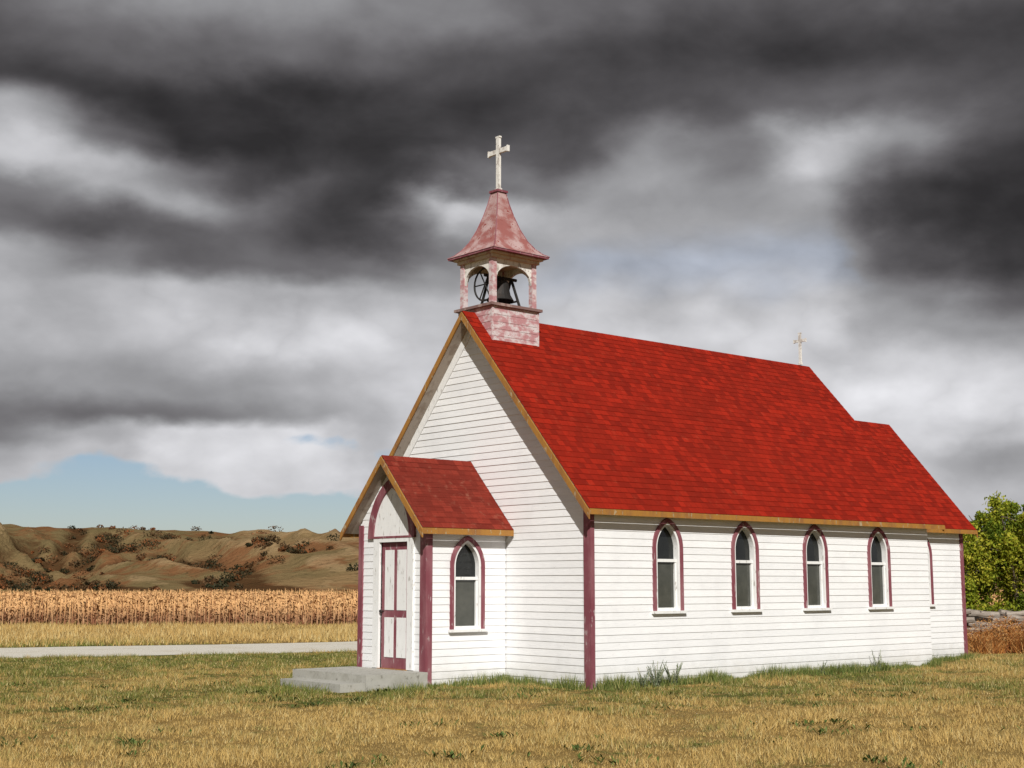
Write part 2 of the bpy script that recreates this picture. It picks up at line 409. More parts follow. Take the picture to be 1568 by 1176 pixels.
b.done("porch_fascia_boards",OCHRE,church)
pw0=PEZ+PSL*(PH-(Y2-Y1)/2)-.11
ps=Fr((0,Y1,0),X_,Z_,-Y_); pwin=Lancet(-.85,.895,1.92,.36,.50)
b=B(); lap.extra=tuple(pwin.zs+i*.06 for i in range(1,9))
lap(b,ps,0,pw0,.118,lambda z:PX,lambda z:-.018,[(pwin.zb,pwin.top(.04),pwin.c,lambda z:pwin.hw(z,.04))]); lap.extra=()
lap(b,Fr((0,Y2,0),X_,Z_,Y_),0,pw0,.118,lambda z:PX,lambda z:-.018)
b.done("porch_side_walls",WHITE,church); window(ps,pwin,6)
pf=Fr((PX,0,0),Y_,Z_,-X_)
b=B(); hw=(Y2-Y1)/2
def pl(z): return Y1+max(0,(z-pw0)/PSL)
def pr(z): return Y2-max(0,(z-pw0)/PSL)
DH=.395; DC=2.925; DT=2.38
lap(b,pf,0,pw0+PSL*hw,.118,pl,pr,[(.25,DT,DC,lambda z:DH)],th=.008)
b.done("porch_front_wall",WHITE,church)
b=B()
pf.box(b,Y1-.02,Y1+.13,0,pw0-.03,.003,.032); b.box((PX-.03,Y1-.034,0),(PX+.10,Y1-.003,pw0-.02))
pf.box(b,Y2-.10,Y2+.02,0,pw0-.03,.003,.032)
b.done("porch_corner_boards",MAROON,church)
arch=Lancet(PC,2.40,2.42,.66,.98)
b=B(); ring(b,pf,arch,0,.15,.0,.05); pf.box(b,PC-.66,PC+.66,2.385,2.42,.0,.052); b.done("door_arch",MAROON,church)
b=B(); fill(b,pf,arch,.15,.02,2.42); b.done("door_tympanum",TRIMW,church)
b=B()
pf.box(b,DC-DH-.16,DC-DH-.002,.25,2.384,.0,.045); pf.box(b,DC+DH+.002,DC+DH+.17,.25,2.384,.0,.045); pf.box(b,DC-DH-.001,DC+DH+.001,DT-.06,2.384,.0,.046)
b.done("door_casing",TRIMW,church)
b=B(); pf.box(b,DC-DH,DC+DH,.25,DT-.06,-.06,-.02); b.done("door_leaf",MAROON,church)
b=B()
for (u0,u1) in ((-.30,-.045),(.045,.30)):
    for (z0,z1) in ((.43,1.08),(1.20,2.19)):
        pf.box(b,DC+u0,DC+u1,z0,z1,-.019,-.012)
b.done("door_panels",TRIMW,church)
b=B(); b.tube([pf.p(DC+.34,1.18,-.02),pf.p(DC+.34,1.18,.03)],.014,8); b.tube([pf.p(DC+.34,1.18,.03),pf.p(DC+.34,1.18,.06)],[.03,.02],8); b.done("door_knob",IRON,church)
b=B(); pf.box(b,DC-DH-.02,DC+DH+.02,.237,.25,-.05,.06); b.done("door_threshold",OCHRE,church)
# ---- belfry
BX0,BX1=.05,1.13; BY0,BY1=2.50,3.46; BC=Vector((.59,2.98,0))
b=B(); 
lap(b,Fr((0,BY0,0),X_,Z_,-Y_),5.7,6.50,.13,lambda z:BX0,lambda z:BX1,th=.006); lap(b,Fr((BX0,0,0),Y_,Z_,-X_),5.7,6.50,.13,lambda z:BY0,lambda z:BY1,th=.006)
lap(b,Fr((0,BY1,0),X_,Z_,Y_),5.7,6.50,.13,lambda z:BX0,lambda z:BX1); lap(b,Fr((BX1,0,0),Y_,Z_,X_),5.7,6.50,.13,lambda z:BY0,lambda z:BY1)
b.done("belfry_base",BELW,church)
b=B(); b.box((BX0-.012,BY0-.013,5.7),(BX0+.03,BY0+.02,6.50)); b.box((BX1-.03,BY0-.013,5.7),(BX1+.012,BY0+.02,6.50)); b.done("belfry_base_corners",BELW,church)
b=B(); b.box((BX0-.06,BY0-.06,6.502),(BX1+.06,BY1+.06,6.55)); b.done("belfry_ledge",m_paint("weathered_ledge",(.20,.12,.11),(.34,.25,.22),None),church)
b=B()
for px in (BX0+.02,BX1-.12):
    for py in (BY0+.02,BY1-.12): b.box((px,py,6.55),(px+.10,py+.10,7.38))
b.done("belfry_posts",BELW,church)
b=B()
def spand(fr,u0,u1):
    N=16; uc=(u0+u1)/2; h=(u1-u0)/2; pts=[]
    for i in range(N+1):
        u=u0+(u1-u0)*i/N; q=max(0,1-((u-uc)/h)**2); pts.append((u,6.99+.30*q**.5))
    for i in range(N):
        (a,za),(c_,zc)=pts[i],pts[i+1]
        for n in (-.05,0): b.face([fr.p(a,za,n),fr.p(c_,zc,n),fr.p(c_,7.38,n),fr.p(a,7.38,n)])
        b.face([fr.p(a,za,-.05),fr.p(c_,zc,-.05),fr.p(c_,zc,0),fr.p(a,za,0)])
spand(Fr((0,BY0+.045,0),X_,Z_,-Y_),BX0+.12,BX1-.12); spand(Fr((0,BY1-.045,0),X_,Z_,Y_),BX0+.12,BX1-.12)
spand(Fr((BX0+.045,0,0),Y_,Z_,-X_),BY0+.12,BY1-.12); spand(Fr((BX1-.045,0,0),Y_,Z_,X_),BY0+.12,BY1-.12)
b.done("belfry_arches",CROSSM,church)
b=B()
b.box((BX0-.02,BY0-.02,7.38),(BX1+.02,BY1+.02,7.44)); b.box((BC.x-.60,BC.y-.56,7.442),(BC.x+.60,BC.y+.56,7.475)); b.done("belfry_cornice",m_paint("cream_cornice",(.55,.45,.33),(.40,.22,.18),None),church)
b=B(); b.box((BC.x-.655,BC.y-.655,7.477),(BC.x+.655,BC.y+.655,7.51)); b.done("belfry_eave",MAROON,church)
b=B(); prof=[(.665,7.512),(.58,7.56),(.48,7.66),(.38,7.81),(.28,8.04),(.20,8.29),(.14,8.52),(.095,8.74)]
for (h0,z0),(h1,z1) in zip(prof,prof[1:]):
    C0=[(BC.x+sx*h0,BC.y+sy*h0,z0) for sx,sy in ((-1,-1),(1,-1),(1,1),(-1,1))]; C1=[(BC.x+sx*h1,BC.y+sy*h1,z1) for sx,sy in ((-1,-1),(1,-1),(1,1),(-1,1))]
    for i in range(4):
        j=(i+1)%4; b.face([C0[i],C0[j],C1[j],C1[i]])
b.done("belfry_roof",BELROOF,church)
b=B()
for sx,sy in ((-1,-1),(1,-1),(-1,1),(1,1)): b.tube([(BC.x+sx*h,BC.y+sy*h,z) for h,z in prof],.011,5)
b.box((BC.x-.125,BC.y-.125,8.735),(BC.x+.125,BC.y+.125,8.775)); b.done("belfry_roof_hips",MAROON,church)
def cross(name,c,z0,z1,za,half,w_,parent):
    b=B(); x,y=c; h=w_/2
    b.box((x-h*.6,y-h,z0),(x+h*.6,y+h,z1)); 
    b.box((x-h*.55,y+h,za-h),(x+h*.55,y+half,za+h)); b.box((x-h*.55,y-half,za-h),(x+h*.55,y-h,za+h))
    for s_ in (-1,1): b.box((x-h*.65,y+s_*half-h*.35,za-h*1.35),(x+h*.65,y+s_*half+h*.35,za+h*1.35))
    b.box((x-h*.65,y-h*1.35,z1-h*.5),(x+h*.65,y+h*1.35,z1+h*.2))
    b.box((x-h*.9,y-h*1.4,z0),(x+h*.9,y+h*1.4,z0+.05))
    return b.done(name,CROSSM,parent)
cross("belfry_cross",(BC.x,BC.y),8.775,9.81,9.53,.27,.085,church)
cross("rear_cross",(9.35,H2),6.44,7.16,6.98,.16,.06,church)
b=B(); bp=[(.0,.40),(.10,.39),(.15,.34),(.165,.22),(.19,.10),(.25,.0),(.235,-.01)]
bc=Vector((.62,2.96,6.72))
for (r0,z0),(r1,z1) in zip(bp,bp[1:]):
    for q in range(20):
        a0,a1=q*math.pi/10,(q+1)*math.pi/10
        b.face([bc+Vector((r*math.cos(a),r*math.sin(a),z)) for r,z,a in ((r0,z0,a0),(r0,z0,a1),(r1,z1,a1),(r1,z1,a0))])
b.done("bell",IRON,church,smooth=True)
b=B()
for x in (.36,.88):
    b.tube([(x,2.70,6.55),(x,2.96,7.16)],.028,6); b.tube([(x,3.22,6.55),(x,2.96,7.16)],.028,6); b.tube([(x,2.78,6.72),(x,3.14,6.72)],.018,6)
b.tube([(.25,2.96,7.15),(1.0,2.96,7.15)],.03,8)
wc=Vector((.26,2.96,6.98))
b.tube([wc+Vector((0,math.cos(a*math.pi/12)*.30,math.sin(a*math.pi/12)*.30)) for a in range(25)],.018,6,False)
for a in range(3): 
    d=Vector((0,math.cos(a*math.pi/3),math.sin(a*math.pi/3)))*.30; b.tube([wc-d,wc+d],.013,5)
b.done("bell_frame_and_wheel",IRON,church)

# ------------------------------------------------------------ steps
st=empty("concrete_steps",(0,0,0))
b=B(); b.box((-2.9,1.96,-.05),(PX-.035,4.08,.24)); b.done("landing",CONC,st)
b=B(); b.box((-3.36,1.98,-.05),(-2.903,3.70,.125)); b.done("lower_step",CONC,st)
for o in st.children:
    m_=o.modifiers.new("b",'BEVEL'); m_.width=.012; m_.segments=2

# ------------------------------------------------------------ ground
def ground_color(t,P,rnd=None):
    x,y,z=t.sep(P); Pxy=t.comb(x,y,0)
    n1=t.noise(Pxy,.25,4,.55); n2=t.noise(Pxy,1.1,5,.6); n3=t.noise(Pxy,5,5,.65)
    gold=t.mix(t.ss(n3,.35,.65),(.34,.20,.05),(.54,.355,.11))
    pale=t.mix(n2,gold,(.50,.36,.14))
    green=t.mix(n3,(.075,.10,.016),(.19,.20,.045))
    dpt=t.m('ADD',t.m('MULTIPLY',x,FH.x),t.m('MULTIPLY',y,FH.y))
    lat=t.m('ADD',t.m('MULTIPLY',x,R.x),t.m('MULTIPLY',y,R.y))
    nearc=t.m('MULTIPLY',t.ss(dpt,-6,0),t.ss(dpt,16,8))
    leftm=t.ss(lat,3,-3)
    bias=t.m('ADD',t.m('MULTIPLY',nearc,.05),t.m('MULTIPLY',t.m('MULTIPLY',nearc,leftm),.035))
    bias=t.m('ADD',bias,t.m('MULTIPLY',t.m('MULTIPLY',t.ss(dpt,4,8.5),leftm),.07))
    bias=t.m('ADD',bias,t.ss(dpt,-1,-7,0,-.04))
    g=t.m('ADD',t.m('ADD',t.m('MULTIPLY',n1,.5),t.m('MULTIPLY',n2,.5)),bias)
    g=t.m('ADD',g,t.m('MULTIPLY',t.m('SUBTRACT',n3,.5),.65))
    if rnd is not None: g=t.m('ADD',g,t.m('MULTIPLY',t.m('SUBTRACT',rnd,.5),.18))
    gm=t.ss(g,.50,.63)
    far=t.ss(dpt,15,19)
    gm=t.m('MULTIPLY',gm,t.m('SUBTRACT',1.,t.m('MULTIPLY',far,.75)))
    c=t.mix(gm,pale,green)
    farc=t.mix(t.noise(Pxy,.12,4,.6),(.50,.28,.085),(.44,.33,.14))
    c=t.mix(t.m('MULTIPLY',far,.6),c,farc)
    return c,far
def m_ground():
    m,t,b=newmat("dry_grass_ground"); g=t.node('ShaderNodeNewGeometry'); P=g.outputs['Position']
    c,far=ground_color(t,P)
    c=t.mix(far,c,t.mix(t.noise(P,.15,4,.6),(.40,.25,.085),(.30,.22,.09)))
    c=t.mix(1.,c,(.58,.56,.52),'MULTIPLY')
    n=t.noise(P,30,5,.7); c=t.mix(t.ss(n,.4,.7,0,.5),c,t.mix(1.,c,(.5,.5,.5),'MULTIPLY'))
    t.put(b.inputs['Base Color'],c); b.inputs['Roughness'].default_value=1; b.inputs['Specular IOR Level'].default_value=.1
    bump(t,b,t.noise(P,18,6,.7),.9,.05); return m
def m_grass():
    m,t,b=newmat("grass_blades"); g=t.node('ShaderNodeNewGeometry'); P=g.outputs['Position']
    a=t.node('ShaderNodeAttribute',attribute_name='rnd').outputs['Fac']
    c,far=ground_color(t,P,a)
    c=t.mix(t.ss(a,.80,.95,0,.8),c,(.58,.47,.23)); c=t.mix(t.ss(a,.30,.05,0,.7),c,(.12,.08,.025))
    t.put(b.inputs['Base Color'],c); b.inputs['Roughness'].default_value=.8; b.inputs['Specular IOR Level'].default_value=.15
    return m
GM=m_ground(); GR=m_grass()
b=B(); gs=6000; b.face([(-gs,-gs,0),(gs,-gs,0),(gs,gs,0),(-gs,gs,0)]); b.done("ground",GM)
def cr(pts,n=10):
    out=[]
    P=[Vector(p) for p in pts]
    for i in range(1,len(P)-2):
        for k in range(n):
            q=k/n; out.append(.5*((2*P[i])+(-P[i-1]+P[i+1])*q+(2*P[i-1]-5*P[i]+4*P[i+1]-P[i+2])*q*q+(-P[i-1]+3*P[i]-3*P[i+1]+P[i+2])*q**3))
    return out
rc=cr([(-90,46,0),(-60,37,0),(-30,27.0,0),(-12,20.7,0),(-3.2,17.5,0),(4.8,14.9,0),(12,14.2,0),(20,16,0),(32,23,0),(60,41,0),(90,60,0)])
RW=2.6
def m_gravel():
    m,t,b=newmat("gravel"); g=t.node('ShaderNodeNewGeometry'); P=g.outputs['Position']
    n=t.noise(P,14,6,.7); n2=t.noise(P,.9,3,.5)
    c=t.mix(n,(.40,.37,.30),(.70,.66,.58)); c=t.mix(t.ss(n2,.5,.7,0,.3),c,(.42,.35,.24))
    t.put(b.inputs['Base Color'],c); b.inputs['Roughness'].default_value=1; bump(t,b,n,.6,.03); return m
b=B()
left_=[];right_=[]
for i,p in enumerate(rc):
    d=(rc[min(i+1,len(rc)-1)]-rc[max(i-1,0)]).normalized(); n=Vector((-d.y,d.x,0))
    wv=RW+.25*mn.noise(Vector((i*.5,0,0))); left_.append(p+n*wv+Vector((0,0,.006))); right_.append(p-n*(RW+.25*mn.noise(Vector((i*.5,5,0))))+Vector((0,0,.006)))
for i in range(len(rc)-1): b.face([left_[i],right_[i],right_[i+1],left_[i+1]])
b.done("gravel_road",m_gravel())
RC=np.array([[p.x,p.y] for p in rc])
C2=np.array([CAM.x,CAM.y]); fh=np.array([FH.x,FH.y]); rh=np.array([R.x,R.y])
def road_dist(XY):
    d=np.full(len(XY),1e9)
    for a,c in zip(RC[:-1],RC[1:]):
        ab=c-a; tt=np.clip(((XY-a)@ab)/(ab@ab),0,1); d=np.minimum(d,np.linalg.norm(XY-(a+tt[:,None]*ab),axis=1))
    return d
def in_church(XY,m=.0):
    x,y=XY[:,0],XY[:,1]
    a=(x>-m)&(x<L+m)&(y>-m)&(y<W+m)
    c=(x>=L)&(x<LC+m)&(y>CD-m)&(y<W-CD+m)
    p=(x>PX-m)&(x<=0)&(y>Y1-m)&(y<Y2+m)
    s_=(x>-2.9-m)&(x<PX)&(y>1.95-m)&(y<4.1+m)
    s2=(x>-3.38-m)&(x<PX)&(y>1.95-m)&(y<3.72+m)
    return a|c|p|s_|s2
def blades(XY,h,wd,rnd,lean=.5):
    n=len(XY); a=rng.uniform(0,2*np.pi,n); la=rng.uniform(0,2*np.pi,n); le=rng.uniform(0,lean,n)*h
    V=np.zeros((n,3,3),dtype=np.float32)
    dx_=np.cos(a)*wd/2; dy_=np.sin(a)*wd/2
    V[:,0,0]=XY[:,0]-dx_;V[:,0,1]=XY[:,1]-dy_; V[:,1,0]=XY[:,0]+dx_;V[:,1,1]=XY[:,1]+dy_
    V[:,0,2]=V[:,1,2]=-.01
    V[:,2,0]=XY[:,0]+np.cos(la)*le; V[:,2,1]=XY[:,1]+np.sin(la)*le; V[:,2,2]=h
    return V.reshape(-1,3),np.repeat(rnd,3)
def sample(n,w0,w1,pw=1.0,mar=.47):
    q=rng.uniform(0,1,n); w_=(w0**pw+(w1**pw-w0**pw)*q)**(1/pw)
    a=rng.uniform(-mar,mar,n)*w_
    return C2+w_[:,None]*fh+a[:,None]*rh, w_
XY,wd_=sample(460000,9.5,36,1.1); k=~in_church(XY,.01)&(road_dist(XY)>RW-.1); XY=XY[k]; wd_=wd_[k]; n=len(XY)
cl=np.array([mn.noise(Vector((x*.9,y*.9,0)))+1.0*mn.noise(Vector((x*3.1,y*3.1,4))) for x,y in XY])
h=rng.uniform(.02,.06,n)*(1+1.5*np.clip(cl,-.5,1.2))
V1,A1=blades(XY,h,.008*np.sqrt(wd_/12),rng.uniform(0,1,n),1.2)
XY,wd_=sample(110000,28,56,1.2); k=(road_dist(XY)>RW+.1)&~in_church(XY,.1)&(((XY)@fh)>12); XY=XY[k]; wd_=wd_[k]; n=len(XY)
cl=np.array([mn.noise(Vector((x*.35,y*.35,9))) for x,y in XY])
V2,A2=blades(XY,rng.uniform(.06,.2,n)*(1+1.2*np.clip(cl,-.6,1)),.03,np.clip(rng.uniform(.1,1,n)+cl*.3,0,1),.8)
npmesh("grass",np.concatenate([V1,V2]),3,GR,np.concatenate([A1,A2]))
def m_leaf(name,c1,c2,c3,tr=.25):
    m,t,b=newmat(name); a=t.node('ShaderNodeAttribute',attribute_name='rnd').outputs['Fac']
    c=t.mix(t.ss(a,0,.6),c1,c2); c=t.mix(t.ss(a,.6,1),c,c3)
    t.put(b.inputs['Base Color'],c); b.inputs['Roughness'].default_value=.7; b.inputs['Specular IOR Level'].default_value=.2
    if tr>0:
        tl=t.node('ShaderNodeBsdfTranslucent'); t.put(tl.inputs['Color'],c); mx=t.node('ShaderNodeMixShader'); mx.inputs[0].default_value=tr
        out=m.node_tree.nodes['Material Output']
        t.l.new(b.outputs[0],mx.inputs[1]); t.l.new(tl.outputs[0],mx.inputs[2]); t.l.new(mx.outputs[0],out.inputs[0])
    return m
WG=m_leaf("green_weeds",(.07,.10,.02),(.16,.20,.05),(.36,.33,.12))
segs=[((0,-.0),(L,-.0),8000),((L,CD),(LC,CD),2500),((-.02,0),(-.02,Y1),1500),((PX,Y1),(0,Y1),900),((LC,CD),(LC+.05,W-CD),800),((-2.9,1.95),(PX,1.95),350),((-3.38,2.1),(-3.38,3.7),250),((-2.92,3.75),(-2.92,4.1),120),((L,0),(L,CD),500)]
Vs=[];As=[]
for a,c,n in segs:
    a=np.array(a);c=np.array(c); tt=rng.uniform(0,1,n); d=(c-a)/np.linalg.norm(c-a); nn=np.array([d[1],-d[0]])
    if abs(a[0]-c[0])<.1: nn=np.array([-1.,0]) if a[0]<5 else np.array([1.,0])
    off=np.abs(rng.normal(0,.14,n))+.02
    XY=a+tt[:,None]*(c-a)+off[:,None]*nn
    cl=np.array([mn.noise(Vector((x*1.3,y*1.3,3))) for x,y in XY]); hh=rng.uniform(.05,.19,n)*(1+1.3*np.clip(cl,-.7,1))
    if a[0]<-2: hh*=.6
    v,a_=blades(XY,hh,.014,rng.uniform(0,1,n),.6); Vs.append(v);As.append(a_)
npmesh("wall_grass",np.concatenate(Vs),3,WG,np.concatenate(As))
def leafcloud(cent,rad,n,size,squash=1.):
    out=[];
    for c,r in zip(cent,rad):
        d=rng.normal(size=(n,3)); d/=np.linalg.norm(d,axis=1)[:,None]; q=rng.uniform(0.25,1,n)**.6
        p=np.array(c)+d*(r*q)[:,None]*np.array([1,1,squash]); out.append(p)
    P=np.concatenate(out); m=len(P)
    a=rng.normal(size=(m,3)); a/=np.linalg.norm(a,axis=1)[:,None]; b_=rng.normal(size=(m,3)); b_-=a*(a*b_).sum(1)[:,None]; b_/=np.linalg.norm(b_,axis=1)[:,None]
    s_=size*rng.uniform(.6,1.3,m)[:,None]
    V=np.stack([P-a*s_,P-b_*s_*.5,P+a*s_,P+b_*s_*.5],1).reshape(-1,3)
    return V,m
def weed(name,loc,nst,h,col):
    V=[];
    for i in range(nst):
        ang=rng.uniform(0,6.28); ln=h*rng.uniform(.5,1); tip=np.array([loc[0]+math.cos(ang)*ln*.55,loc[1]+math.sin(ang)*ln*.35,ln]); base=np.array([loc[0]+rng.uniform(-.05,.05),loc[1]+rng.uniform(-.03,.03),0])
        for k in range(14):
            q=k/14; p=base+(tip-base)*q; p[2]=ln*q; a=rng.normal(size=3); a/=np.linalg.norm(a); a[2]=abs(a[2]); s_=.045*(1-q*.6); pr=np.cross(a,[0,0,1.]); pr/=np.linalg.norm(pr)+1e-6
            V+=[p,p+a*s_+pr*s_*.25,p+a*s_*1.7,p+a*s_-pr*s_*.25]
        up=np.array([.006,-.006,0]); V+=[base-up,base+up,tip+up*.4,tip-up*.4]
    V=np.array(V); return npmesh(name,V,4,col,np.repeat(rng.uniform(0,1,len(V)//4),4))
SAGE=m_leaf("sage_weed_leaves",(.10,.13,.07),(.20,.23,.14),(.34,.33,.2))
weed("sage_weed",(1.15,-.28),22,.44,SAGE); weed("sage_weed",(1.6,-.25),20,.40,SAGE); weed("sage_weed",(.85,-.3),12,.32,SAGE)
weed("sage_weed",(5.6,-.2),5,.30,SAGE); weed("sage_weed",(7.4,-.15),5,.4,SAGE)
Vs=[]
for i in range(75):
    w_=rng.uniform(12,24); a=rng.uniform(-.42,.42)*w_; p=C2+fh*w_+rh*a
    if in_church(p[None],.3)[0]: continue
    k=rng.integers(8,34); r=rng.uniform(.05,.2)
    pts=p+rng.normal(size=(k,2))*r*[1,1]
    for q in pts:
        ang=rng.uniform(0,6.28); s_=rng.uniform(.02,.045); d=np.array([math.cos(ang),math.sin(ang)]); pr=np.array([-d[1],d[0]])
        z=rng.uniform(.02,.06)
        Vs+=[[q[0],q[1],.01],[*(q+d*s_+pr*s_*.35),z],[*(q+d*s_*2),z+.02],[*(q+d*s_-pr*s_*.35),z]]
Vs=np.array(Vs); npmesh("broadleaf_weeds",Vs,4,m_leaf("broadleaf",(.05,.075,.018),(.08,.12,.025),(.14,.18,.05)),np.repeat(rng.uniform(0,1,len(Vs)//4),4))

# ------------------------------------------------------------ corn field
def m_corn():
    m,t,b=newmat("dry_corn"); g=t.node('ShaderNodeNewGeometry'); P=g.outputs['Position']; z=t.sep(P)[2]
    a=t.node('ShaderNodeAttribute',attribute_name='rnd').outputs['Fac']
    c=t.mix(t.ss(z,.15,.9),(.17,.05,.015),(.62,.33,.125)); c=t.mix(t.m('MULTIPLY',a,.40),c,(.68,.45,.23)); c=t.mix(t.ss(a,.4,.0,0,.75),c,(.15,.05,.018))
    t.put(b.inputs['Base Color'],c); b.inputs['Roughness'].default_value=.8; return m
Vs=[];As=[]
nrows=60
for r_ in range(nrows):
    w_=54+r_*.8+ (0 if r_<40 else (r_-40)*.9)
    half=.52*w_; sp=.17 if r_<14 else .3
    a=np.arange(-half,half,sp); a=a+rng.uniform(-.05,.05,len(a)); n=len(a)
    base=C2+fh*(w_+rng.uniform(-.08,.08,n))[:,None]+rh*a[:,None]
    H=rng.uniform(.74,1.12,n)*(1+.08*np.sin(a*.3+r_)+.07*np.sin(a*1.7+r_*2))
    wdt=.022
    st_=np.zeros((n,4,3)); 
    for j,(s_,zz) in enumerate(((-1,0),(1,0),(.4,1),(-.4,1))):
        st_[:,j,:2]=base+rh*(s_*wdt); st_[:,j,2]=H*zz
    Vs.append(st_.reshape(-1,3)); As.append(np.repeat(rng.uniform(0,1,n),4))
    for k in range(6 if r_<14 else 4):
        z0=H*(.2+.15*k)+rng.uniform(-.05,.05,n) if r_<14 else H*(.45+.14*k)
        an=rng.uniform(0,6.28,n); ln=rng.uniform(.18,.34,n); d=np.stack([np.cos(an),np.sin(an)],1); pr=np.stack([-d[:,1],d[:,0]],1)*.03
        lf=np.zeros((n,4,3)); up=rng.uniform(-.22,.12,n)
        lf[:,0,:2]=base; lf[:,0,2]=z0
        lf[:,1,:2]=base+d*(ln*.5)[:,None]+pr; lf[:,1,2]=z0+.08
        lf[:,2,:2]=base+d*ln[:,None]; lf[:,2,2]=z0+up
        lf[:,3,:2]=base+d*(ln*.5)[:,None]-pr; lf[:,3,2]=z0+.05
        Vs.append(lf.reshape(-1,3)); As.append(np.repeat(rng.uniform(0,1,n),4))
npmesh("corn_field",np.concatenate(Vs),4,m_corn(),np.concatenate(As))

# ------------------------------------------------------------ hills
def sst(x,a,b):
    q=min(1,max(0,(x-a)/(b-a))); return q*q*(3-2*q)
def hill_h(u,v):
    wv=mn.noise(Vector((u*.006,v*.006,5)))*34
    crest=20.6+1.2*mn.noise(Vector((u*.009,0,2)))-4.0*sst(u,-130,-65)
    rise=sst(v+40*mn.noise(Vector((u*.008,1,7))),285,505)
    mid=math.sin(min(1,rise)*math.pi)**.9
    r1=1-abs(mn.noise(Vector(((u+wv+.45*v)*.017,v*.004,9))))*2.2
    r2=1-abs(mn.noise(Vector(((u-wv*.6+.6*v)*.04,v*.010,19))))*2.2
    r3=1-abs(mn.noise(Vector(((u+wv*.4+.2*v)*.10,v*.022,29))))*2.2
    gl=(r1-.5)*11.5+(r2-.55)*6.2+(r3-.6)*2.2
    h=crest*rise+gl*mid+.5*mn.noise(Vector((u*.05,v*.05,0)))*rise
    h+=5.0*math.exp(-((u+15)/60)**2-((v-330)/42)**2)
    return h*sst(v,262,300)-.3, (r1-.5)*.5+(r2-.55)*.6+(r3-.6)*.35
nu,nv=440,180; verts=[];faces=[];gat=[]
U0,U1_,V0,V1_=-300,300,255,620
for j in range(nv+1):
    for i in range(nu+1):
        u=U0+(U1_-U0)*i/nu; v=V0+(V1_-V0)*j/nv
        p=CAM+FH*v+R*u; hh,gg=hill_h(u,v); verts.append((p.x,p.y,hh)); gat.append(gg)
for j in range(nv):
    for i in range(nu):
        k=j*(nu+1)+i; faces.append((k,k+1,k+nu+2,k+nu+1))
me=bpy.data.meshes.new("hills"); me.from_pydata(verts,[],faces); me.polygons.foreach_set('use_smooth',[True]*len(faces))
at=me.attributes.new('gully','FLOAT','POINT'); at.data.foreach_set('value',np.array(gat,dtype=np.float32))
def m_hill():
    m,t,b=newmat("dry_hill_grass"); g=t.node('ShaderNodeNewGeometry'); P=g.outputs['Position']
    gu=t.node('ShaderNodeAttribute',attribute_name='gully').outputs['Fac']
    n1=t.noise(P,.018,5,.6); n2=t.noise(P,.12,6,.7); n3=t.noise(P,.6,4,.65); n4=t.noise(P,.045,6,.65)
    c=t.mix(t.ss(n1,.4,.62),(.225,.145,.070),(.145,.108,.050)); c=t.mix(t.ss(n2,.40,.28,0,.6),c,(.30,.21,.11))
    c=t.mix(t.ss(n4,.48,.60,0,.7),c,(.165,.062,.026))
    gq=t.m('ADD',gu,t.m('MULTIPLY',t.m('SUBTRACT',n2,.5),1.1))
    c=t.mix(t.ss(gq,.04,-.34,0,.93),c,t.mix(n3,(.022,.022,.010),(.11,.042,.018)))  # gullies darkened: denser scrub, plus occlusion-like shade painted into the colour
    c=t.mix(t.ss(gq,.30,.48,0,.5),c,(.31,.215,.115))
    c=t.mix(t.ss(n3,.54,.70,0,.6),c,(.05,.035,.016))
    t.put(b.inputs['Base Color'],c); b.inputs['Roughness'].default_value=1; b.inputs['Specular IOR Level'].default_value=0
    bump(t,b,n2,.9,2.5); return m
me.materials.append(m_hill()); link(bpy.data.objects.new("hills",me))
cent=[];rad=[]
def addb(u,v,r):
    p=CAM+FH*v+R*u; cent.append((p.x,p.y,hill_h(u,v)[0]+r*.3)); rad.append(r)
k=0
while k<560:
    u=random.uniform(-220,60); v=random.uniform(285,490)
    gg=hill_h(u,v)[1]
    if gg>-.10 and random.random()>.05: continue
    addb(u,v,random.choice((.7,1.,1.3,1.9,2.6))*random.uniform(.8,1.2)); k+=1
def clump(u,v,su,sv,n,r0,r1):
    for _ in range(n): addb(u+random.gauss(0,su),v+random.gauss(0,sv),random.uniform(r0,r1))
clump(-116,410,7,6,26,1.5,3.2); clump(-84,345,4,4,12,1.2,2.4); clump(-125,360,5,4,12,1.2,2.6); clump(-66,350,9,4,20,1,2.2); clump(-58,340,8,5,14,1,2); clump(-112,440,12,4,18,1.2,2.6)
for u in (-165,-160,-147,-60): addb(u,503,random.uniform(.6,1.1))
V,m_=leafcloud(cent,rad,80,.36,.6)
rn=np.repeat(np.clip(np.repeat(rng.uniform(0,.95,len(cent))**1.2,80)+rng.normal(0,.10,m_),0,1),4)
npmesh("hillside_shrubs",V,4,m_leaf("autumn_shrub_leaves",(.022,.024,.009),(.08,.042,.016),(.22,.07,.02),0),rn)

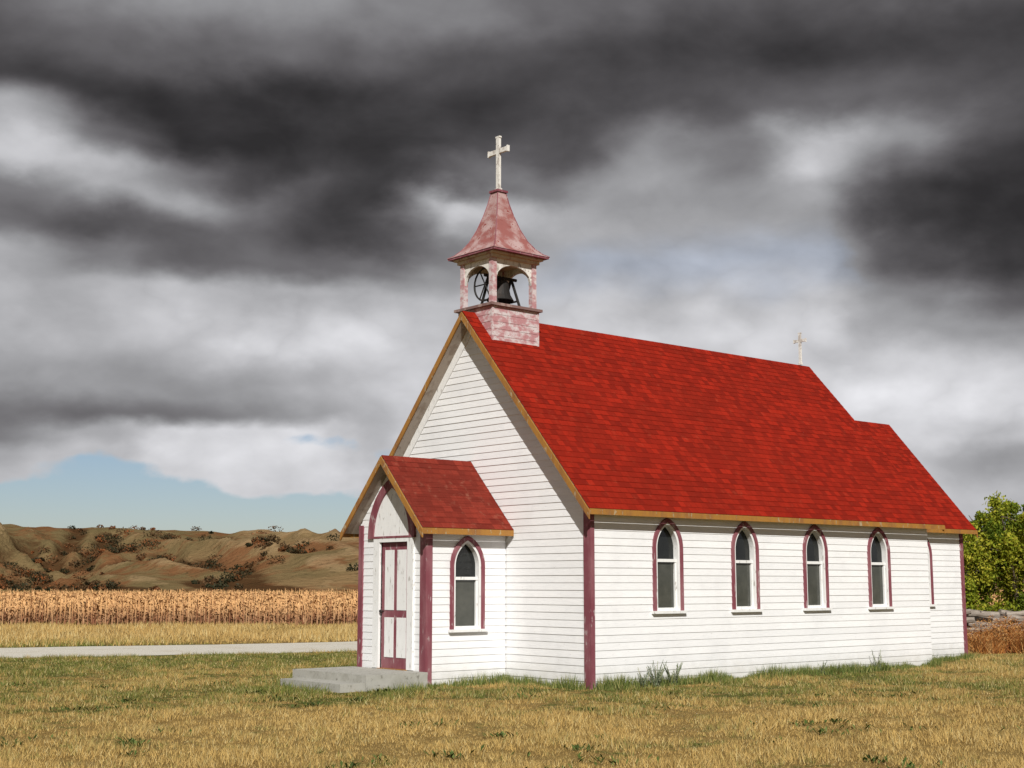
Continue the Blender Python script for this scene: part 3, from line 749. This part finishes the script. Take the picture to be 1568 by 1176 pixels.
# ------------------------------------------------------------ trees at right
BARK=m_paint("bark",(.10,.075,.05),(.16,.13,.10),None,6)
TL=m_leaf("yellow_green_leaves",(.10,.15,.012),(.29,.33,.025),(.50,.45,.05),.4)
def tree(x,y,h,spread,seed):
    e=empty("tree",(0,0,0)); rs=random.Random(seed); b=B(); cs=[];rr=[]
    for s_ in range(11):
        a=rs.uniform(0,6.28); d=Vector((math.cos(a),math.sin(a),0)); p0=Vector((x,y,0))+d*rs.uniform(.05,.4)
        tip=Vector((x,y,0))+d*spread*rs.uniform(.2,1.0)+Vector((0,0,h*rs.uniform(.6,.92)))
        mid=p0*.5+tip*.5+Vector((rs.uniform(-.2,.2),rs.uniform(-.2,.2),.3))
        pts=[p0,p0*.6+mid*.4,mid,mid*.5+tip*.5+Vector((rs.uniform(-.1,.1),0,.1)),tip]; b.tube(pts,[.09,.075,.055,.03,.01],7)
        for q in range(12):
            f=rs.uniform(.05,1.0); i=min(int(f*4),3); base=pts[i].lerp(pts[i+1],f*4-i)
            c=base+Vector((rs.gauss(0,.65),rs.gauss(0,.65),rs.gauss(0,.28))); c.z=max(c.z,.35)
            b.tube([base,c],[.02,.006],5,False); cs.append(tuple(c)); rr.append(rs.uniform(.24,.58))
            if f>.75:
                c2=c+Vector((rs.gauss(0,.2),rs.gauss(0,.2),rs.uniform(.15,.4))); cs.append(tuple(c2)); rr.append(rs.uniform(.12,.25))
    b.done("trunk_and_limbs",BARK,e)
    V,m=leafcloud(cs,rr,230,.06,1.15)
    cl=np.repeat(rng.uniform(.0,.9,len(cs)),230)+rng.normal(0,.2,m)
    npmesh("foliage",V,4,TL,np.repeat(np.clip(cl,0,1),4),e)
tree(23.6,8.3,4.0,2.0,1); tree(26.2,7.4,4.5,2.2,2); tree(21.9,11.5,3.8,1.8,5); tree(29.2,6.6,4.6,2.2,3); tree(33.5,6.3,5.0,2.3,4)
LOG=m_paint("weathered_logs",(.22,.18,.15),(.36,.31,.26),(.09,.07,.055),5,(.4,.65),.9,(1,1,3))
b=B(); o=np.array([18.2,5.5]); d=np.array([.76,-.65]); nrm=np.array([.65,.76])
for row in range(6):
    for s_ in range(9):
        for k in range(3):
            r=random.uniform(.05,.10); ln=random.uniform(.5,1.3); st0=s_*.85+random.uniform(-.4,.4)
            off=(k-1)*.25+random.uniform(-.12,.12); z=.1+row*.14
            a=o+d*st0+nrm*off; c=a+d*ln+nrm*random.uniform(-.45,.45)
            b.tube([(a[0],a[1],z+random.uniform(-.06,.06)),(*( (a+c)/2),z+random.uniform(-.02,.02)),(c[0],c[1],z+random.uniform(-.08,.1))],[r,r*1.05,r*.85],8)
b.done("log_pile",LOG)
DRY=m_leaf("dry_bush_leaves",(.18,.055,.015),(.42,.17,.04),(.56,.34,.13),.1)
def dry(x,y,r,h,seed):
    rs=random.Random(seed)
    n=1300
    ang=rng.uniform(0,6.28,n); q=np.sqrt(rng.uniform(0,1,n))*r; bx=x+np.cos(ang)*q*.9; by=y+np.sin(ang)*q*.9
    hh=h*rng.uniform(.35,1.05,n)*(1-.45*(q/r)**2)
    v,a=blades(np.stack([bx,by],1),hh,.02,rng.uniform(0,1,n),1.1)
    c=[(x+rs.uniform(-r,r)*.8,y+rs.uniform(-r,r)*.8,h*rs.uniform(.3,.95)) for _ in range(34)]
    V2,m=leafcloud(c,[.19]*34,70,.032); tri=V2.reshape(-1,4,3)[:,[0,1,2],:].reshape(-1,3)
    npmesh("dry_bush",np.concatenate([v,tri]),3,DRY,np.concatenate([a,np.repeat(rng.uniform(0,1,m),3)]))
dry(14.9,2.3,.7,.55,1); dry(15.9,1.4,.75,.8,2); dry(16.8,.7,.8,.6,3); dry(17.9,.0,.8,.8,4); dry(16.6,2.6,.7,.75,5)
